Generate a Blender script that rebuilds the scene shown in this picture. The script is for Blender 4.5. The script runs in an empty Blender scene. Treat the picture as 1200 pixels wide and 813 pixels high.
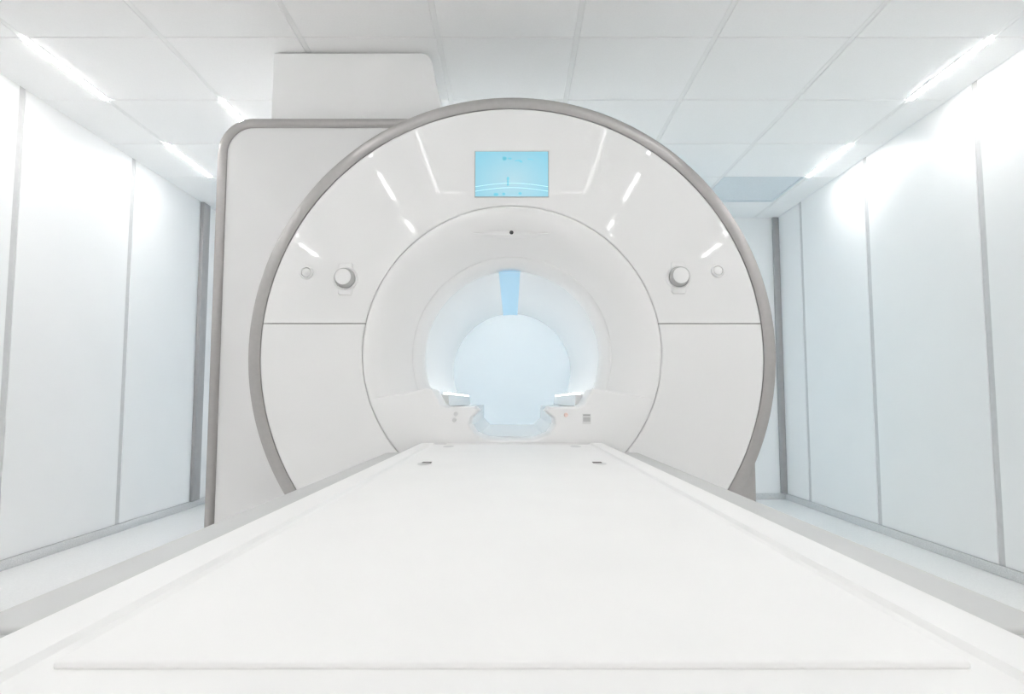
import bpy, bmesh, math
from mathutils import Vector

S = bpy.context.scene
COL = S.collection

# ------------------------------------------------------------------ camera
CAM_Z = 0.815
cam = bpy.data.cameras.new('camera')
cam.sensor_width = 36.0
cam.sensor_fit = 'HORIZONTAL'
cam.lens = 36.0 * 780.0 / 1200.0
cam.clip_start = 0.01
cam_ob = bpy.data.objects.new('camera', cam)
COL.objects.link(cam_ob)
cam_ob.location = (0, 0, CAM_Z)
cam_ob.rotation_euler = (math.radians(90 + 4.65), 0, 0)
S.camera = cam_ob

# ------------------------------------------------------------------ world, exposure
w = bpy.data.worlds.new('world')
S.world = w
w.use_nodes = True
w.node_tree.nodes['Background'].inputs[0].default_value = (0.9, 0.95, 1.0, 1)
w.node_tree.nodes['Background'].inputs[1].default_value = 0.3
S.view_settings.view_transform = 'Standard'
S.view_settings.look = 'None'
S.view_settings.gamma = 1.0
S.view_settings.use_curve_mapping = False
S.view_settings.exposure = 0.46
LED = 41.0            # brightness of the ceiling light strips along the walls
LED_TABLE = 16.0      # dimmed strips over the table
FILL_STRIP = 14.0       # cool fill strips added behind the scanner
S.cycles.use_light_tree = False
S.cycles.use_denoising = True
S.cycles.use_adaptive_sampling = True
S.cycles.adaptive_threshold = 0.04
S.cycles.max_bounces = 14
S.cycles.diffuse_bounces = 12
S.cycles.glossy_bounces = 4
S.cycles.caustics_reflective = False
S.cycles.caustics_refractive = False
S.cycles.sample_clamp_indirect = 20.0

# ------------------------------------------------------------------ materials
MATS = {}


def mat(name, col, rough=0.4, metal=0.0, noise=0.0, nscale=20.0, bump=0.0, coat=0.0,
        spec=0.5, emit=None, estr=0.0, stretch=None):
    m = bpy.data.materials.new(name)
    m.use_nodes = True
    nt = m.node_tree
    b = nt.nodes['Principled BSDF']
    b.inputs['Base Color'].default_value = (*col, 1)
    b.inputs['Roughness'].default_value = rough
    b.inputs['Metallic'].default_value = metal
    b.inputs['Specular IOR Level'].default_value = spec
    b.inputs['Coat Weight'].default_value = coat
    b.inputs['Coat Roughness'].default_value = 0.03
    if emit:
        b.inputs['Emission Color'].default_value = (*emit, 1)
        b.inputs['Emission Strength'].default_value = estr
    tc = nt.nodes.new('ShaderNodeTexCoord')
    mp = nt.nodes.new('ShaderNodeMapping')
    if stretch:
        mp.inputs['Scale'].default_value = stretch
    nz = nt.nodes.new('ShaderNodeTexNoise')
    nz.inputs['Scale'].default_value = nscale
    nz.inputs['Detail'].default_value = 1
    nt.links.new(tc.outputs['Object'], mp.inputs[0])
    nt.links.new(mp.outputs[0], nz.inputs['Vector'])
    if noise > 0:
        r = nt.nodes.new('ShaderNodeValToRGB')
        r.color_ramp.elements[0].position = 0.3
        r.color_ramp.elements[1].position = 0.7
        r.color_ramp.elements[0].color = (*[c * (1 - noise) for c in col], 1)
        r.color_ramp.elements[1].color = (*[min(1, c * (1 + noise)) for c in col], 1)
        nt.links.new(nz.outputs['Fac'], r.inputs[0])
        nt.links.new(r.outputs[0], b.inputs['Base Color'])
    if bump > 0:
        bp = nt.nodes.new('ShaderNodeBump')
        bp.inputs['Strength'].default_value = bump
        bp.inputs['Distance'].default_value = 0.002
        nt.links.new(nz.outputs['Fac'], bp.inputs['Height'])
        nt.links.new(bp.outputs[0], b.inputs['Normal'])
    MATS[name] = m
    return m


mat('wall_white', (0.925, 0.925, 0.922), 0.35, noise=0.006, nscale=3)
mat('wall_backing', (0.55, 0.55, 0.55), 0.6)
mat('joint_grey', (0.64, 0.635, 0.635), 0.45, noise=0.03, nscale=30)
mat('post_grey', (0.40, 0.39, 0.39), 0.4, noise=0.03, nscale=20)
mat('ceiling_tile', (0.965, 0.963, 0.96), 0.8, noise=0.012, nscale=180, bump=0.15)
mat('runner', (0.89, 0.89, 0.885), 0.5)
mat('ceiling_void', (0.35, 0.35, 0.35), 0.9)
mat('floor_vinyl', (0.89, 0.887, 0.88), 0.28, noise=0.035, nscale=140)
mat('cove_vinyl', (0.70, 0.70, 0.70), 0.45, noise=0.10, nscale=220)
mat('vent_grey', (0.76, 0.81, 0.84), 0.6, noise=0.02, nscale=60)
mat('gloss_white', (0.865, 0.864, 0.862), 0.035, noise=0.004, nscale=4)
mat('satin_white', (0.875, 0.874, 0.872), 0.3, noise=0.004, nscale=4)
mat('cabinet_white', (0.84, 0.838, 0.837), 0.3, noise=0.006, nscale=6)
mat('silver', (0.45, 0.438, 0.432), 0.3, metal=0.75, noise=0.02, nscale=60)
mat('housing_white', (0.96, 0.96, 0.958), 0.4)
mat('seam_dark', (0.05, 0.05, 0.05), 0.7)
mat('bore_white', (0.88, 0.885, 0.885), 0.25)
mat('table_white', (0.91, 0.908, 0.90), 0.45, noise=0.006, nscale=5)
mat('pad_white', (0.92, 0.918, 0.91), 0.55, noise=0.008, nscale=7, bump=0.05)
mat('rail_grey', (0.57, 0.575, 0.57), 0.4, noise=0.02, nscale=9)
mat('rail_cap', (0.46, 0.46, 0.46), 0.45, noise=0.02, nscale=9)
mat('slot_dark', (0.16, 0.15, 0.15), 0.6)
mat('knob_shade', (0.50, 0.50, 0.495), 0.3, noise=0.02, nscale=30)
mat('label_grey', (0.42, 0.42, 0.42), 0.5)
mat('label_light', (0.74, 0.74, 0.74), 0.5)
mat('print_grey', (0.52, 0.52, 0.52), 0.5)
mat('red_mark', (0.76, 0.58, 0.54), 0.5)
mat('fixture_white', (0.85, 0.85, 0.85), 0.4)
mat('led', (1, 1, 1), 0.5, emit=(1.0, 0.99, 0.985), estr=LED)
mat('led_table', (1, 1, 1), 0.5, emit=(1.0, 0.99, 0.985), estr=LED_TABLE)
mat('led_frame', (1, 1, 1), 0.5, emit=(1.0, 0.99, 0.985), estr=7.0)
mat('fill_cool', (1, 1, 1), 0.5, emit=(0.92, 0.98, 1.0), estr=FILL_STRIP)
mat('glow_rail', (1, 1, 1), 0.5, emit=(1.0, 0.985, 0.96), estr=3.6)
mat('led_blue', (0.30, 0.46, 0.58), 0.4, emit=(0.36, 0.62, 0.80), estr=0.30)
mat('fill_side', (0.6, 0.8, 0.85), 0.4, emit=(0.62, 0.97, 0.96), estr=2.4)
mat('fill_ring', (0.6, 0.8, 0.9), 0.4, emit=(0.30, 0.70, 1.0), estr=2.5)
mat('screen_mark', (0.1, 0.4, 0.5), 0.3, emit=(0.16, 0.58, 0.70), estr=0.30)
mat('screen_line', (0.5, 0.8, 0.9), 0.3, emit=(0.55, 0.80, 0.88), estr=0.36)

# lit screen: pale cyan picture, brighter in the middle (the picture on the display itself)
m = mat('screen', (0.1, 0.2, 0.25), 0.12)
nt = m.node_tree
tc = nt.nodes.new('ShaderNodeTexCoord')
mp = nt.nodes.new('ShaderNodeMapping')
mp.inputs['Scale'].default_value = (1 / 0.17, 1, 1 / 0.13)
mp.inputs['Location'].default_value = (0, 0, 0.2)
gr = nt.nodes.new('ShaderNodeTexGradient')
gr.gradient_type = 'SPHERICAL'
rp = nt.nodes.new('ShaderNodeValToRGB')
rp.color_ramp.elements[0].color = (0.30, 0.70, 0.86, 1)
rp.color_ramp.elements[1].color = (0.56, 0.80, 0.88, 1)
nt.links.new(tc.outputs['Object'], mp.inputs[0])
nt.links.new(mp.outputs[0], gr.inputs[0])
nt.links.new(gr.outputs['Fac'], rp.inputs[0])
b = nt.nodes['Principled BSDF']
nt.links.new(rp.outputs[0], b.inputs['Emission Color'])
b.inputs['Emission Strength'].default_value = 0.52


# ------------------------------------------------------------------ helpers
def world_of(o):
    """place of an object (nothing here is rotated or scaled)"""
    p = Vector((0, 0, 0))
    while o:
        p += Vector(o.location)
        o = o.parent
    return p


def link_mesh(name, bm, material, parent=None, smooth=False, angle=35):
    me = bpy.data.meshes.new(name)
    bmesh.ops.recalc_face_normals(bm, faces=bm.faces)
    bm.to_mesh(me)
    bm.free()
    o = bpy.data.objects.new(name, me)
    COL.objects.link(o)
    me.materials.append(MATS[material])
    if smooth:
        for p in me.polygons:
            p.use_smooth = True
        if angle:
            me.set_sharp_from_angle(angle=math.radians(angle))
    if parent:
        o.parent = parent
        o.location = -world_of(parent)
    return o


def recentre(o):
    """move the mesh origin to the centre of its geometry"""
    me = o.data
    vs = [v.co.copy() for v in me.vertices]
    c = Vector([(min(v[i] for v in vs) + max(v[i] for v in vs)) / 2 for i in range(3)])
    for v in me.vertices:
        v.co -= c
    o.location = Vector(o.location) + c
    return o


def box_bm(x0, x1, y0, y1, z0, z1, bev=0.0, seg=2):
    bm = bmesh.new()
    bmesh.ops.create_cube(bm, size=1.0)
    for v in bm.verts:
        v.co.x = x0 if v.co.x < 0 else x1
        v.co.y = y0 if v.co.y < 0 else y1
        v.co.z = z0 if v.co.z < 0 else z1
    if bev > 0:
        bmesh.ops.bevel(bm, geom=list(bm.edges), offset=bev, segments=seg, affect='EDGES', profile=0.5)
    return bm


def box(name, x0, x1, y0, y1, z0, z1, material, parent=None, bev=0.0, seg=2):
    o = link_mesh(name, box_bm(x0, x1, y0, y1, z0, z1, bev, seg), material, parent, smooth=bev > 0)
    return recentre(o)


def prism_xz(name, pts, y0, y1, material, parent=None, bev=0.0, smooth=True):
    """closed outline in the x-z plane, extruded from y0 to y1"""
    bm = bmesh.new()
    f = [bm.verts.new((x, y0, z)) for x, z in pts]
    k = [bm.verts.new((x, y1, z)) for x, z in pts]
    ff = bm.faces.new(f)
    kf = bm.faces.new(k[::-1])
    n = len(pts)
    for i in range(n):
        j = (i + 1) % n
        bm.faces.new((f[j], f[i], k[i], k[j]))
    bm.normal_update()
    if bev > 0:
        bmesh.ops.bevel(bm, geom=list(ff.edges), offset=bev, segments=3, affect='EDGES', profile=0.5)
    bm.normal_update()
    big = [fc for fc in bm.faces if len(fc.verts) > 4]
    bmesh.ops.triangulate(bm, faces=big, ngon_method='EAR_CLIP')
    return link_mesh(name, bm, material, parent, smooth=smooth)


def lathe(name, prof, cx, cz, material, parent=None, n=160, closed=False, smooth=True, angle=35):
    """profile of (radius, y) turned about a y-axis through (cx, cz)"""
    bm = bmesh.new()
    rings = []
    for r, y in prof:
        rings.append([bm.verts.new((cx + r * math.cos(2 * math.pi * i / n), y,
                                    cz + r * math.sin(2 * math.pi * i / n))) for i in range(n)])
    m_ = len(rings)
    for a in range(m_ if closed else m_ - 1):
        A, B = rings[a], rings[(a + 1) % m_]
        for i in range(n):
            j = (i + 1) % n
            bm.faces.new((A[i], A[j], B[j], B[i]))
    return link_mesh(name, bm, material, parent, smooth=smooth, angle=angle)


def tag(o, label, cat, group=None):
    o['label'] = label
    o['category'] = cat
    if group:
        o['group'] = group
    return o


def struct(o):
    o['kind'] = 'structure'
    return o


def empty(name, loc=(0, 0, 0)):
    o = bpy.data.objects.new(name, None)
    o.empty_display_size = 0.1
    COL.objects.link(o)
    o.location = loc
    return o


# ------------------------------------------------------------------ room
XL, XR = -2.465, 2.288
YF, YB = -3.23, 5.63
ZC = CAM_Z + 1.572

floor = struct(box('floor', XL - .1, XR + .1, YF - .1, YB + .1, -0.08, 0.0, 'floor_vinyl'))

# ceiling: a void slab with single tiles and runners hanging below it
ceiling = struct(box('ceiling', XL - .1, XR + .1, YF - .1, YB + .1, ZC + 0.018, ZC + 0.1, 'ceiling_void'))
GX = [-2.12 + 0.6 * k for k in range(8)]          # long grid lines
GY = [2.77 - 0.6 * 10 + 0.6 * k for k in range(15)]   # cross grid lines
xs = [XL] + GX + [XR]
ys = GY + [YB]
tile_mesh = {}
VENT = (7, 13)
for i in range(len(xs) - 1):
    for j in range(len(ys) - 1):
        if (i, j) == VENT:
            continue
        a0 = xs[i] + (0.012 if i > 0 else 0.001)
        a1 = xs[i + 1] - (0.012 if i + 1 < len(xs) - 1 else 0.001)
        b0, b1 = ys[j] + 0.0022, ys[j + 1] - 0.0022
        key = (round(a1 - a0, 4), round(b1 - b0, 4))
        if key not in tile_mesh:
            hx, hy = (a1 - a0) / 2, (b1 - b0) / 2
            t = link_mesh('ceiling_tile', box_bm(-hx, hx, -hy, hy, -0.009, 0.009, 0.002, 1), 'ceiling_tile')
            tile_mesh[key] = t.data
        else:
            t = bpy.data.objects.new('ceiling_tile', tile_mesh[key])
            COL.objects.link(t)
        t.parent = ceiling
        t.location = (Vector(((a0 + a1) / 2, (b0 + b1) / 2, ZC + 0.009)) - ceiling.location)
for gx in GX:
    r = box('ceiling_runner', gx - 0.0115, gx + 0.0115, YF, YB, ZC + 0.0015, ZC + 0.018, 'runner', bev=0.001, seg=1)
    r.parent = ceiling
    r.location = Vector(r.location) - ceiling.location

# blue-grey vent panel let into the ceiling
vp = empty('ceiling_vent', ((xs[7] + xs[8]) / 2, (ys[13] + ys[14]) / 2, ZC + 0.017))
vx0, vx1, vy0, vy1 = xs[7] + .013, xs[8] - .013, ys[13] + .003, ys[14] - .003
box('vent_plate', vx0 + .012, vx1 - .012, vy0 + .012, vy1 - .012, ZC + .010, ZC + .017, 'vent_grey', vp, 0.001, 1)
for q in ((vx0, vx1, vy0, vy0 + .012), (vx0, vx1, vy1 - .012, vy1), (vx0, vx0 + .012, vy0 + .012, vy1 - .012),
          (vx1 - .012, vx1, vy0 + .012, vy1 - .012)):
    box('vent_frame', q[0], q[1], q[2], q[3], ZC + 0.001, ZC + .017, 'vent_grey', vp)
tag(vp, 'blue-grey square vent panel set in the ceiling near the right rear corner', 'vent')


# walls with single panels and grey joint strips
def panel_wall(name, x, sgn, joints, posts):
    """sgn: direction from the wall surface outwards (away from the room)"""
    x0, x1 = sorted((x + sgn * 0.012, x + sgn * 0.10))
    wall = struct(box(name, x0, x1, YF - .1, YB + .1, 0.0, ZC + 0.03, 'wall_backing'))
    edges = [YF] + joints + [YB]
    for a, b_ in zip(edges[:-1], edges[1:]):
        p0, p1 = sorted((x, x + sgn * 0.012))
        ha = 0.022 if a in joints else 0.0
        hb = 0.022 if b_ in joints else 0.0
        if b_ - a - ha - hb < 0.02:
            continue
        p = box('wall_panel', p0, p1, a + ha, b_ - hb, 0.0503, ZC + 0.012, 'wall_white', bev=0.0015, seg=1)
        p.parent = wall
        p.location = Vector(p.location) - wall.location
    for jn in joints:
        q0, q1 = sorted((x + sgn * 0.004, x + sgn * 0.012))
        s_ = box('joint_strip', q0, q1, jn - 0.021, jn + 0.021, 0.0503, ZC + 0.012, 'joint_grey')
        s_.parent = wall
        s_.location = Vector(s_.location) - wall.location
    return wall


wl = panel_wall('wall_left', XL, -1, [3.24 - 0.99 * k for k in (6, 5, 4, 3, 2, 1)] + [3.24, 4.23, 5.20], [])
wr = panel_wall('wall_right', XR, 1, [3.18 - 1.01 * k for k in (6, 5, 4, 3, 2, 1)] + [3.18, 4.21, 5.18], [])

wb = struct(box('wall_back', XL - .1, XR + .1, YB + 0.012, YB + 0.1, 0.0, ZC + 0.03, 'wall_backing'))
bj = [-1.55, -0.55, 0.55, 1.45]
be = [XL] + bj + [XR]
for a, b_ in zip(be[:-1], be[1:]):
    p = box('wall_panel', a + (0.004 if a in bj else 0), b_ - (0.004 if b_ in bj else 0), YB, YB + 0.012, 0.0503, ZC + 0.012,
            'wall_white', bev=0.0015, seg=1)
    p.parent = wb
    p.location = Vector(p.location) - wb.location
wf = struct(box('wall_front', XL - .1, XR + .1, YF - 0.1, YF - 0.012, 0.0, ZC + 0.03, 'wall_backing'))
fj = [-1.25, 0.0, 1.25]
fe = [XL] + fj + [XR]
for a, b_ in zip(fe[:-1], fe[1:]):
    p = box('wall_panel', a + (0.02 if a in fj else 0), b_ - (0.02 if b_ in fj else 0), YF - 0.012, YF, 0.0503, ZC + 0.012,
            'wall_white', bev=0.0015, seg=1)
    p.parent = wf
    p.location = Vector(p.location) - wf.location

# corner posts and coves
struct(box('trim_1', XR - 0.052, XR - 0.001, YB - 0.03, YB - 0.001, 0.052, ZC - 0.001, 'post_grey', bev=0.003))
struct(box('trim_2', XL + 0.001, XL + 0.03, 5.16, 5.27, 0.052, ZC - 0.001, 'post_grey', bev=0.003))
struct(box('baseboard_left', XL, XL + 0.012, YF, YB, 0.0, 0.05, 'cove_vinyl', bev=0.003))
struct(box('baseboard_right', XR - 0.012, XR, YF, YB, 0.0, 0.05, 'cove_vinyl', bev=0.003))
struct(box('baseboard_back', XL + .012, XR - .012, YB - 0.012, YB, 0.0, 0.05, 'cove_vinyl', bev=0.003))
struct(box('baseboard_front', XL + .012, XR - .012, YF, YF + 0.012, 0.0, 0.05, 'cove_vinyl', bev=0.003))


# ------------------------------------------------------------------ ceiling light strips
def light_strip(x, y0, label, group, lamp='led'):
    e = empty('ceiling_light', (x, y0 + 0.3, ZC))
    for sx in (-1, 1):
        xa, xb = sorted((x + sx * 0.014, x + sx * 0.020))
        box('housing_rim', xa, xb, y0 + .004, y0 + .596, ZC - 0.002, ZC + 0.0012, 'fixture_white', e)
    box('diffuser', x - 0.014, x + 0.014, y0 + .006, y0 + .594, ZC - 0.005, ZC + 0.0012, lamp, e, 0.002, 1)
    tag(e, label, 'light', group)
    return e


G1 = 'linear light strips in the ceiling'
light_strip(GX[0], 2.77, 'longest-looking white light strip in the ceiling above the left wall', G1)
light_strip(GX[0], 3.97, 'shorter white light strip by the left wall, just left of the cabinet corner', G1)
light_strip(GX[7], 2.77, 'longest-looking white light strip in the ceiling above the right wall', G1)
light_strip(GX[7], 3.97, 'shorter white light strip by the right wall, next to the vent panel', G1)
light_strip(GX[1], 3.37, 'white light strip half hidden behind the rounded corner of the cabinet', G1)
for y0 in (1.57, 0.37, -0.83, -2.27):
    for gx in (GX[0], GX[7]):
        light_strip(gx, y0, 'white linear ceiling light strip along a side wall, behind the camera', 'light strips out of view along the walls')
for y0 in (0.97, -0.23, -1.43, -2.63):
    for gx in (GX[2], GX[5]):
        light_strip(gx, y0, 'white linear ceiling light strip above the table, behind the camera', 'light strips out of view over the table', 'led_table')

# slim lit frame in the ceiling above the table (mirrored in the glossy front cover)
fr = empty('linear_lamp_frame', (0, 0.7, ZC))
for q in ((-0.566, -0.558, -0.04, 1.5), (0.546, 0.554, -0.04, 1.5), (-0.558, 0.546, -0.04, -0.032), (-0.558, 0.546, 1.492, 1.5)):
    box('light_bar', q[0], q[1], q[2], q[3], ZC - 0.004, ZC + 0.0005, 'led_frame', fr)
tag(fr, 'slim lit rectangular frame in the ceiling above the table, mirrored in the scanner front', 'light')
for gx in (GX[3], GX[4]):  # unseen strips added to brighten the ceiling and the rear of the room
    light_strip(gx, 3.52, 'added cool white fill strip hidden behind the scanner', 'added fill strips hidden behind the scanner', 'fill_cool')

# ------------------------------------------------------------------ scanner
CZ = CAM_Z + 0.178
YFACE = 2.44
sc = empty('mri_scanner', (0, 3.2, 0))
tag(sc, 'large round white scanner with silver ring, blue screen and glowing bore', 'scanner')

RO, RI = 0.925, 0.552
ZS = CAM_Z + 0.285       # height of the horizontal cover seam


def cover(name, a_in0, a_in1, a_out0, a_out1, gap0=0.0, gap1=0.0, n=90):
    """plate between inner and outer circle; the ends are straight lines"""
    bm = bmesh.new()
    rows = []
    offs = [(0.0, 0.020), (0.0, 0.0028), (0.002, 0.0005), (0.006, 0.0)]
    nr = 12
    cols = []
    for k in range(n + 1):
        t = k / n
        ai = a_in0 + (a_in1 - a_in0) * t
        ao = a_out0 + (a_out1 - a_out0) * t
        pi_ = Vector((RI * math.cos(ai), CZ + RI * math.sin(ai)))
        po = Vector((RO * math.cos(ao), CZ + RO * math.sin(ao)))
        L = (po - pi_).length
        u = (po - pi_) / L
        col = []
        for d, dy in offs:
            p = pi_ + u * d
            col.append(bm.verts.new((p.x, YFACE + dy, p.y)))
        for q in range(1, nr):
            p = pi_ + u * (0.006 + (L - 0.012) * q / nr)
            col.append(bm.verts.new((p.x, YFACE, p.y)))
        for d, dy in offs[::-1]:
            p = po - u * d
            col.append(bm.verts.new((p.x, YFACE + dy, p.y)))
        cols.append(col)
    for A, B in zip(cols[:-1], cols[1:]):
        for i in range(len(A) - 1):
            bm.faces.new((A[i], A[i + 1], B[i + 1], B[i]))
    for C, in ((cols[0],), (cols[-1],)):
        back = [bm.verts.new((v.co.x, YFACE + 0.02, v.co.z)) for v in C[1:-1]]
        back = [C[0]] + back + [C[-1]]
        for i in range(len(C) - 1):
            vs = [C[i], C[i + 1], back[i + 1], back[i]]
            vs = list(dict.fromkeys(vs))
            if len(vs) >= 3:
                bm.faces.new(vs)
    return link_mesh(name, bm, 'gloss_white', sc, smooth=True, angle=50)


g = 0.0016
ai = math.asin((ZS + g - CZ) / RI)
ao = math.asin((ZS + g - CZ) / RO)
cover('upper_front_cover', ai, math.pi - ai, ao, math.pi - ao)
bi = math.asin((ZS - g - CZ) / RI)
bo = math.asin((ZS - g - CZ) / RO)
cover('lower_front_cover', bi, -math.pi / 2 + g / RI, bo, -math.pi / 2 + g / RO)
cover('lower_front_cover', math.pi - bi, 1.5 * math.pi - g / RI, math.pi - bo, 1.5 * math.pi - g / RO)
# dark backing seen in the seams
lathe('seam_backing', [(0.535, YFACE + 0.021), (0.93, YFACE + 0.021)], 0, CZ, 'seam_dark', sc)

# silver outer ring
lathe('outer_ring', [(0.9260, 2.50), (0.9258, 2.4425), (0.9265, 2.4395), (0.929, 2.4380), (0.950, 2.4382), (0.963, 2.4390),
                     (0.9695, 2.4415), (0.972, 2.449), (0.972, 2.53), (0.965, 2.535)], 0, CZ, 'silver', sc, n=220, angle=40)
lathe('ring_gasket', [(0.966, 2.536), (0.966, 2.545), (0.94, 2.545)], 0, CZ, 'seam_dark', sc, n=160)

# funnel panel and bore
fun = [(0.5495, YFACE + 0.018), (0.5495, YFACE + 0.004), (0.546, YFACE + 0.0008), (0.540, YFACE + 0.0008)]
for k in range(1, 15):
    t = k / 14
    r = 0.540 + (0.388 - 0.540) * t
    fun.append((r, YFACE + 0.001 + 0.145 * (t ** 1.9)))
lathe('funnel_panel', fun, 0, CZ, 'satin_white', sc, n=160, angle=50)
lathe('bore_lip', [(0.3885, 2.5875), (0.3872, 2.5866), (0.383, 2.589), (0.374, 2.604), (0.362, 2.63), (0.355, 2.66), (0.352, 2.70)],
      0, CZ, 'satin_white', sc, n=160)
lathe('bore_tube', [(0.352, 2.70), (0.350, 2.9), (0.350, 4.0), (0.356, 4.06), (0.38, 4.10), (0.45, 4.13)], 0, CZ, 'bore_white', sc, n=128)

# lit band along the bore ceiling
bm = bmesh.new()
pr = None
for y in (2.665, 4.04):
    row = []
    for k in range(7):
        a = math.pi / 2 + (k - 3) / 3 * 0.125 + 0.03
        row.append(bm.verts.new((0.3475 * math.cos(a), y, CZ + 0.3475 * math.sin(a))))
    if pr:
        for i in range(6):
            bm.faces.new((pr[i], pr[i + 1], row[i + 1], row[i]))
    pr = row
link_mesh('bore_light_band', bm, 'led_blue', sc, smooth=True)


# lower bridge cover in the funnel with its notch, and stepped bore floor
def zz(h):
    return CAM_Z + h


half = [(-math.sqrt(0.548 ** 2 - (zz(0.010) - CZ) ** 2), zz(0.010)), (-0.40, zz(0.028)), (-0.315, zz(0.046)), (-0.292, zz(0.043)), (-0.262, zz(-0.012)),
        (-0.245, zz(-0.020)), (-0.135, zz(-0.022)), (-0.122, zz(-0.035)), (-0.152, zz(-0.060)), (-0.158, zz(-0.085)),
        (-0.135, zz(-0.120)), (-0.09, zz(-0.138)), (-0.03, zz(-0.142))]
outline = half + [(-x, z) for x, z in half[::-1]]
bott = []
for k in range(0, 25):
    a0 = math.asin((zz(0.010) - CZ) / 0.548)
    a = a0 - (math.pi + 2 * a0) * k / 24
    bott.append((0.548 * math.cos(a), CZ + 0.548 * math.sin(a)))
outline = outline + bott[1:-1]
prism_xz('bridge_cover', outline, 2.4402, 2.662, 'satin_white', sc, bev=0.009)


def circ_x(z, r=0.349):
    return math.sqrt(max(0, r * r - (z - CZ) ** 2))


for s_ in (-1, 1):
    zt = zz(0.028)
    pts = [(s_ * 0.250, zz(-0.020)), (s_ * 0.258, zt), (s_ * circ_x(zt), zt), (s_ * circ_x(zz(-0.02)), zz(-0.02))]
    sh = prism_xz('bore_shelf', pts, 2.68, 4.03, 'bore_white', sc, smooth=False)
    rb = box('rail_highlight', *sorted((s_ * 0.258, s_ * 0.278)), 2.70, 4.0, zt - .001, zt + 0.007, 'glow_rail', sc, 0.002, 2)  # glowing edge in place of the shelf highlight, added to light the bore
zf, zn = zz(-0.024), zz(-0.14)
pts = [(-circ_x(zf), zf), (-0.17, zf), (-0.168, zz(-.10)), (-0.13, zn), (0.13, zn), (0.168, zz(-.10)), (0.17, zf), (circ_x(zf), zf)]
arc = []
a0 = math.asin((zf - CZ) / 0.349)
for k in range(1, 12):
    a = a0 + (-math.pi - 2 * a0) * k / 12
    arc.append((0.349 * math.cos(a), CZ + 0.349 * math.sin(a)))
prism_xz('bore_floor', pts + arc, 2.66, 4.03, 'bore_white', sc, smooth=False)

# magnet body behind the ring: arch-shaped, on the floor
RM = 1.022
arch = [(-RM, 0.004)] + [(RM * math.cos(math.pi - math.pi * k / 64), CZ + RM * math.sin(math.pi - math.pi * k / 64)) for k in range(65)] + [(RM, 0.004)]


def arch_shell(name, y0, y1, material, inset=0.0):
    bm = bmesh.new()
    pts = [(x * (1 - inset), z) for x, z in arch]
    f = [bm.verts.new((x, y0, z)) for x, z in pts]
    k = [bm.verts.new((x, y1, z)) for x, z in pts]
    n = len(pts)
    for i in range(n - 1):
        bm.faces.new((f[i], f[i + 1], k[i + 1], k[i]))
    # end plates with a round hole
    for row, y in ((f, y0), (k, y1)):
        hole = []
        for x, z in pts:
            a = math.atan2(z - CZ, x)
            hole.append(bm.verts.new((0.46 * math.cos(a), y, CZ + 0.46 * math.sin(a))))
        for i in range(n - 1):
            bm.faces.new((row[i], row[i + 1], hole[i + 1], hole[i]))
        bm.faces.new((row[0], row[-1], hole[-1], hole[0]))
    return link_mesh(name, bm, material, sc, smooth=True, angle=40)


lathe('front_drum', [(0.952, 2.545), (0.952, 2.828)], 0, CZ, 'cabinet_white', sc, n=128)
arch_shell('magnet_trim', 2.83, 2.92, 'silver')
arch_shell('magnet_body', 2.922, 4.12, 'cabinet_white', 0.012)
# unseen cyan bar added on the magnet's rear right edge to tint the wall
box('side_fill_bar', 1.024, 1.040, 3.98, 4.03, 0.35, 1.75, 'fill_side', sc, 0.004, 1)

# unseen blue ring added round the rear bore opening to tint the back
lathe('rear_fill_ring', [(0.455, 4.122), (0.455, 4.15), (0.50, 4.155), (0.53, 4.15), (0.53, 4.122)], 0, CZ, 'fill_ring', sc, n=96)

# unseen spot added at the magnet rear to brighten the back wall
spot = lathe('rear_fill_spot', [(0.0001, 4.13), (0.035, 4.13), (0.04, 4.14), (0.04, 4.20), (0.034, 4.205), (0.030, 4.19), (0.0001, 4.19)], 0, CZ + 0.62, 'fixture_white', sc, n=32)
ld = bpy.data.lights.new('rear_fill_spot_lamp', 'SPOT')
ld.energy = 6.0
ld.color = (1.0, 1.0, 0.93)
ld.spot_size = math.radians(62)
ld.spot_blend = 1.0
ld.shadow_soft_size = 0.03
lo = bpy.data.objects.new('rear_fill_spot_lamp', ld)
COL.objects.link(lo)
lo.parent = spot
lo.location = Vector((0, 4.21, CZ + 0.62)) - world_of(spot)
lo.rotation_euler = (Vector((0, 5.63, 1.07)) - Vector((0, 4.21, CZ + 0.62))).to_track_quat('-Z', 'Y').to_euler()

# side cabinet on the left with silver edge band
CX0, CX1, CTOP, CY0, CY1 = -1.272, -0.28, CAM_Z + 1.222, 2.80, 4.05


def corner_path(x0, x1, z0, z1, r, n=14):
    """up the left side, round the corner, along the top"""
    p = [(x0, z0)]
    for k in range(n + 1):
        a = math.pi - math.pi / 2 * k / n
        p.append((x0 + r + r * math.cos(a), z1 - r + r * math.sin(a)))
    p.append((x1, z1))
    return p


def cabinet_outline(x0, x1, z0, z1, r, ra):
    """rounded top left corner, the underside cut out along the round magnet"""
    p = corner_path(x0, x1, z0, z1, r)
    a1 = math.acos(x1 / ra)
    for k in range(31):
        a = a1 + (math.pi - a1) * k / 30
        p.append((ra * math.cos(a), CZ + ra * math.sin(a)))
    p.append((-ra, z0))
    return p


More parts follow.
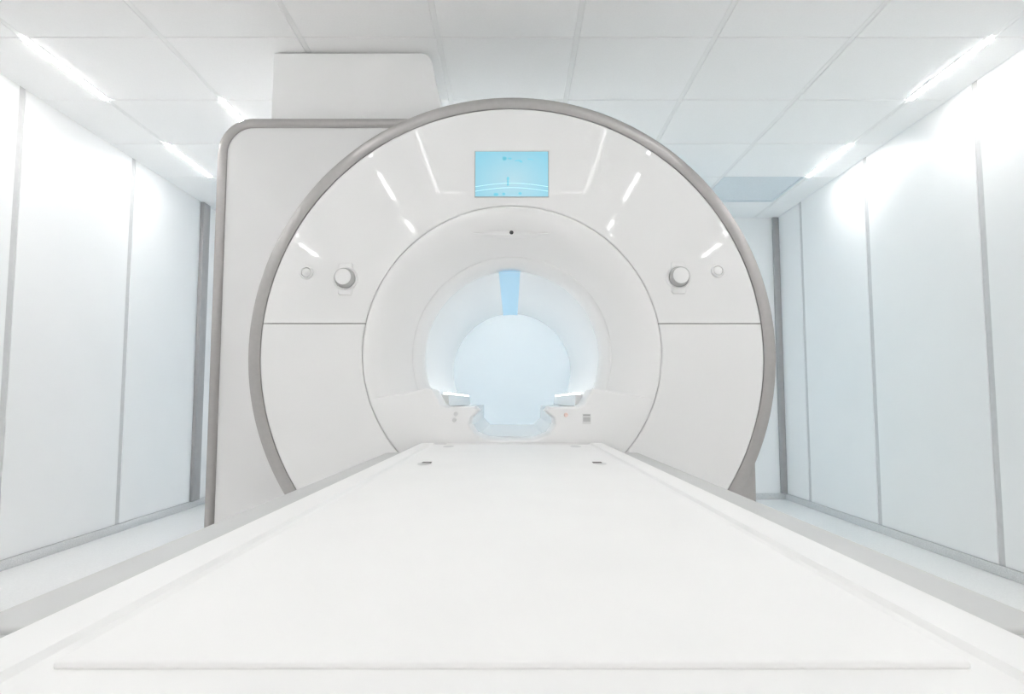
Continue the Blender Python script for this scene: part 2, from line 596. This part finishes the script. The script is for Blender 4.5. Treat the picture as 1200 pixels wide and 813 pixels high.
cab = prism_xz('side_cabinet', cabinet_outline(CX0 + 0.004, CX1, 0.004, CTOP - 0.004, 0.15, RM + 0.004), CY0 + 0.016, CY1, 'cabinet_white', sc)
cab['label'] = 'flat grey-white side cabinet with rounded corner'
prism_xz('cabinet_front', cabinet_outline(CX0 + 0.040, CX1, 0.006, CTOP - 0.040, 0.115, 0.60), CY0, CY0 + 0.0155, 'cabinet_white', cab, bev=0.003)
outer = corner_path(CX0, CX1, 0.006, CTOP, 0.154)
inner = corner_path(CX0 + 0.042, CX1, 0.006, CTOP - 0.042, 0.112)
bm = bmesh.new()
prof = [(0.0, 0.06), (0.0, 0.004), (0.12, -0.010), (0.5, -0.014), (0.90, -0.008), (1.0, 0.0), (1.0, 0.02)]
cols = []
for (ox, oz), (ix, iz) in zip(outer, inner):
    cols.append([bm.verts.new((ox + (ix - ox) * t, CY0 + dy, oz + (iz - oz) * t)) for t, dy in prof])
for A, B in zip(cols[:-1], cols[1:]):
    for i in range(len(prof) - 1):
        bm.faces.new((A[i], A[i + 1], B[i + 1], B[i]))
eb = link_mesh('edge_band', bm, 'silver', cab, smooth=True, angle=50)

# screen
SX, SZ0, SZ1 = 0.1365, None, None


def H_at(d, D):
    k = d * 0.9967 / 780.0
    return k * D * 0.9967 / (1 - k * 0.0811)


SZ0, SZ1 = zz(H_at(239.5, YFACE)), zz(H_at(292, YFACE))
SXC = -0.001
bz = box('display_bezel', SXC - SX - .003, SXC + SX + .003, YFACE - 0.0022, YFACE + 0.004, SZ0 - .003, SZ1 + .003, 'label_grey', sc, 0.001, 1)
scr = box('display_screen', SXC - SX, SXC + SX, YFACE - 0.0032, YFACE - 0.001, SZ0, SZ1, 'screen', sc)
scr['label'] = 'lit pale cyan display screen'
yS = YFACE - 0.0036


def flat(name, pts, material, parent, y=yS):
    """small flat printed shape, points in fractions of the screen"""
    bm = bmesh.new()
    vs = [bm.verts.new((SXC - SX + 2 * SX * u, y, SZ1 + (SZ0 - SZ1) * v)) for u, v in pts]
    bm.faces.new(vs)
    bm.normal_update()
    bmesh.ops.triangulate(bm, faces=bm.faces[:])
    return link_mesh(name, bm, material, parent)


def blob(name, cu, cv, ru, rv, material, parent):
    return flat(name, [(cu + ru * math.cos(2 * math.pi * k / 14), cv + rv * math.sin(2 * math.pi * k / 14)) for k in range(14)], material, parent)


blob('screen_icon', 0.40, 0.155, 0.030, 0.045, 'screen_mark', scr)
blob('screen_icon', 0.475, 0.155, 0.025, 0.020, 'screen_mark', scr)
flat('screen_icon', [(0.54, 0.20), (0.60, 0.185), (0.635, 0.20), (0.65, 0.245), (0.62, 0.245), (0.60, 0.215), (0.54, 0.215)], 'screen_mark', scr)
flat('screen_icon', [(0.72, 0.155), (0.80, 0.175), (0.80, 0.19), (0.72, 0.175)], 'screen_mark', scr)
# standing figure
blob('screen_figure', 0.448, 0.605, 0.018, 0.042, 'screen_mark', scr)
flat('screen_figure', [(0.436, 0.65), (0.460, 0.65), (0.456, 0.71), (0.465, 0.76), (0.431, 0.76), (0.440, 0.71)], 'screen_mark', scr)
blob('screen_icon', 0.285, 0.955, 0.035, 0.035, 'screen_mark', scr)
blob('screen_icon', 0.39, 0.945, 0.022, 0.030, 'screen_mark', scr)
blob('screen_icon', 0.615, 0.935, 0.024, 0.030, 'screen_mark', scr)
# pale arcs across the picture
for (v0, v1, cv) in ((0.78, 0.72, 0.70), (0.88, 0.83, 0.80)):
    up = [(k / 20, v0 + (cv - v0) * math.sin(math.pi * k / 20)) for k in range(21)]
    dn = [(u, v + 0.009) for u, v in up[::-1]]
    flat('screen_line', up + dn, 'screen_line', scr)


# control knobs and push buttons
def knob(x, z):
    hs = []
    for k in range(48):
        a = 2 * math.pi * k / 48
        hs.append((x + 0.046 * math.cos(a), z + 0.046 * math.sin(a)))
    # plate: circle with straight tabs above and below
    pts = []
    tabw = 0.027
    at = math.acos(tabw / 0.046)
    for k in range(17):
        a = -at + 2 * at * k / 16
        pts.append((x + 0.046 * math.cos(a), z + 0.046 * math.sin(a)))
    pts += [(x + tabw, z + 0.052), (x + tabw - .006, z + 0.058), (x - tabw + .006, z + 0.058), (x - tabw, z + 0.052)]
    for k in range(17):
        a = math.pi - at + 2 * at * k / 16
        pts.append((x + 0.046 * math.cos(a), z + 0.046 * math.sin(a)))
    pts += [(x - tabw, z - 0.054), (x - tabw + .006, z - 0.062), (x + tabw - .006, z - 0.062), (x + tabw, z - 0.054)]
    kn = prism_xz('knob_plate', pts, YFACE - 0.006, YFACE + 0.006, 'gloss_white', sc, bev=0.004)
    lathe('control_knob', [(0.0295, YFACE - 0.042), (0.0315, YFACE - 0.040), (0.0335, YFACE - 0.036), (0.037, YFACE - 0.004)],
          x, z, 'knob_shade', kn, n=48)  # shade on the knob side is put into its darker grey
    lathe('knob_cap', [(0.0001, YFACE - 0.0432), (0.0255, YFACE - 0.0432), (0.0285, YFACE - 0.0425), (0.0295, YFACE - 0.041)],
          x, z, 'satin_white', kn, n=48)
    lathe('knob_collar', [(0.0375, YFACE - 0.0055), (0.0385, YFACE - 0.011), (0.0415, YFACE - 0.011), (0.043, YFACE - 0.0055)], x, z, 'gloss_white', kn, n=48)


def button(x, z):
    b_ = lathe('push_button', [(0.0001, YFACE - 0.008), (0.013, YFACE - 0.008), (0.016, YFACE - 0.006), (0.0165, YFACE + 0.001)], x, z, 'satin_white', sc, n=40)
    lathe('button_rim', [(0.0175, YFACE + 0.001), (0.018, YFACE - 0.006), (0.020, YFACE - 0.008), (0.023, YFACE - 0.006), (0.0255, YFACE + 0.001)], x, z, 'gloss_white', b_, n=40)


knob(-0.617, zz(H_at(143.5, YFACE)))
knob(0.617, zz(H_at(145, YFACE)))
button(-0.762, zz(H_at(150.5, YFACE)))
button(0.763, zz(H_at(152.5, YFACE)))

# camera eye in a shallow brow at the top of the funnel
brow = []
for k in range(21):
    t = k / 20 * 2 - 1
    brow.append((0.155 * t, CZ + 0.455 - 0.012 * (1 - t * t)))
for k in range(21):
    t = 1 - k / 20 * 2
    brow.append((0.155 * t, CZ + 0.455 + 0.004 * (1 - t * t)))
pts3 = brow[:21] + brow[22:41]
prism_xz('sensor_brow', pts3[:-1], 2.462, 2.56, 'satin_white', sc, bev=0.002)
lathe('sensor_eye', [(0.0001, 2.459), (0.006, 2.4592), (0.0075, 2.461), (0.008, 2.468)], -0.002, CZ + 0.4545, 'seam_dark', sc, n=24)

# sticker on the bridge cover, small marks beside the notch
st = box('warning_sticker', 0.257, 0.287, 2.4385, 2.442, zz(-0.083), zz(-0.046), 'label_light', sc)
box('sticker_print', 0.259, 0.285, 2.4378, 2.4387, zz(-0.054), zz(-0.048), 'label_grey', st)
box('sticker_print', 0.259, 0.285, 2.4378, 2.4387, zz(-0.074), zz(-0.058), 'print_grey', st)
for x, h, mt in ((-0.205, -0.046, 'label_light'), (-0.210, -0.068, 'label_light'), (0.197, -0.050, 'red_mark')):
    lathe('latch_pin', [(0.0001, 2.437), (0.006, 2.437), (0.008, 2.4405)], x, zz(h), mt, sc, n=20)


# ------------------------------------------------------------------ service housing above the cabinet
sd = empty('service_housing', (-0.7, 3.2, CTOP))
pts = [(-1.075, CTOP + 0.001), (-1.070, ZC - 0.012)]
R_ = 0.05
tx = -0.360
for k in range(11):
    a = math.pi / 2 - (math.pi / 2 - 0.1) * k / 10
    pts.append((tx - R_ + R_ * math.cos(a), ZC - 0.012 - R_ + R_ * math.sin(a)))
pts.append((-0.300, CTOP + 0.001))
prism_xz('housing_shell', pts, 2.875, 3.55, 'housing_white', sd, bev=0.006)
bm = box_bm(-1.05, -0.42, 2.90, 3.52, ZC - 0.013, ZC - 0.0005)
link_mesh('housing_gasket', bm, 'label_grey', sd)
tag(sd, 'white boxy service housing between cabinet top and ceiling', 'housing')

# ------------------------------------------------------------------ patient table
TZ = CAM_Z - 0.15
pt = empty('patient_table', (0, 1.2, 0))
tag(pt, 'long white patient table running into the scanner bore', 'table')
TX = 0.330
Y0, Y1 = -0.25, 2.425

# table top: rim, groove, recessed bed
bm = bmesh.new()
prof = [(-TX, -0.045), (-TX, -0.006), (-TX + .002, -0.0015), (-TX + 0.006, 0.0), (-0.284, 0.0), (-0.280, -0.004), (-0.272, -0.006)]
prof = prof + [(-x, z) for x, z in prof[::-1]]
A = [bm.verts.new((x, Y0, TZ + z)) for x, z in prof]
B = [bm.verts.new((x, Y1, TZ + z)) for x, z in prof]
n = len(prof)
for i in range(n):
    j = (i + 1) % n
    bm.faces.new((A[i], A[j], B[j], B[i]))
bm.faces.new(A)
bm.faces.new(B[::-1])
bm.normal_update()
bmesh.ops.triangulate(bm, faces=[f for f in bm.faces if len(f.verts) > 4])
top = link_mesh('table_top', bm, 'table_white', pt, smooth=True, angle=30)

# pad lying in the bed (fixed cushion)
pad = box('table_pad', -0.269, 0.269, 0.402, 2.36, TZ - 0.0075, TZ - 0.0015, 'pad_white', pt, 0.003, 3)
box('head_plate', -0.235, 0.235, 2.372, 2.415, TZ - 0.007, TZ - 0.001, 'table_white', pt, 0.002, 2)
for s_ in (-1, 1):
    # coil sockets: shallow dish with a dark slot
    bm = bmesh.new()
    bmesh.ops.create_circle(bm, cap_ends=True, segments=32, radius=1.0)
    for v in bm.verts:
        v.co = Vector((s_ * 0.214 + v.co.x * 0.015, 1.63 + v.co.y * 0.036, TZ - 0.0004))
    so = link_mesh('coil_socket', bm, 'label_light', pt)
    box('socket_slot', s_ * 0.209 - 0.011, s_ * 0.209 + 0.011, 1.640, 1.664, TZ - 0.0006, TZ + 0.0008, 'slot_dark', so, 0.0005, 1)
    bm = bmesh.new()
    bmesh.ops.create_circle(bm, cap_ends=True, segments=32, radius=1.0)
    for v in bm.verts:
        v.co = Vector((s_ * 0.212 + v.co.x * 0.018, 2.24 + v.co.y * 0.05, TZ - 0.0004))
    link_mesh('coil_socket', bm, 'label_light', pt)
    # lower side rail and its foot-end cap
    x0, x1 = sorted((s_ * 0.30, s_ * 0.456))
    box('side_rail', x0, x1, 0.56, Y1, TZ - 0.095, TZ - 0.035, 'rail_grey', pt, 0.006, 3)
    box('rail_end_cap', x0, x1, Y0, 0.556, TZ - 0.095, TZ - 0.037, 'rail_cap', pt, 0.006, 3)
box('table_frame', -0.298, 0.298, Y0 + .02, Y1 - .005, TZ - 0.13, TZ - 0.045, 'table_white', pt, 0.01, 2)
# lift pedestal
box('pedestal', -0.26, 0.26, 0.55, 2.41, 0.10, TZ - 0.13, 'cabinet_white', pt, 0.03, 3)
box('pedestal_base', -0.30, 0.30, 0.45, 2.41, 0.002, 0.10, 'rail_grey', pt, 0.02, 3)
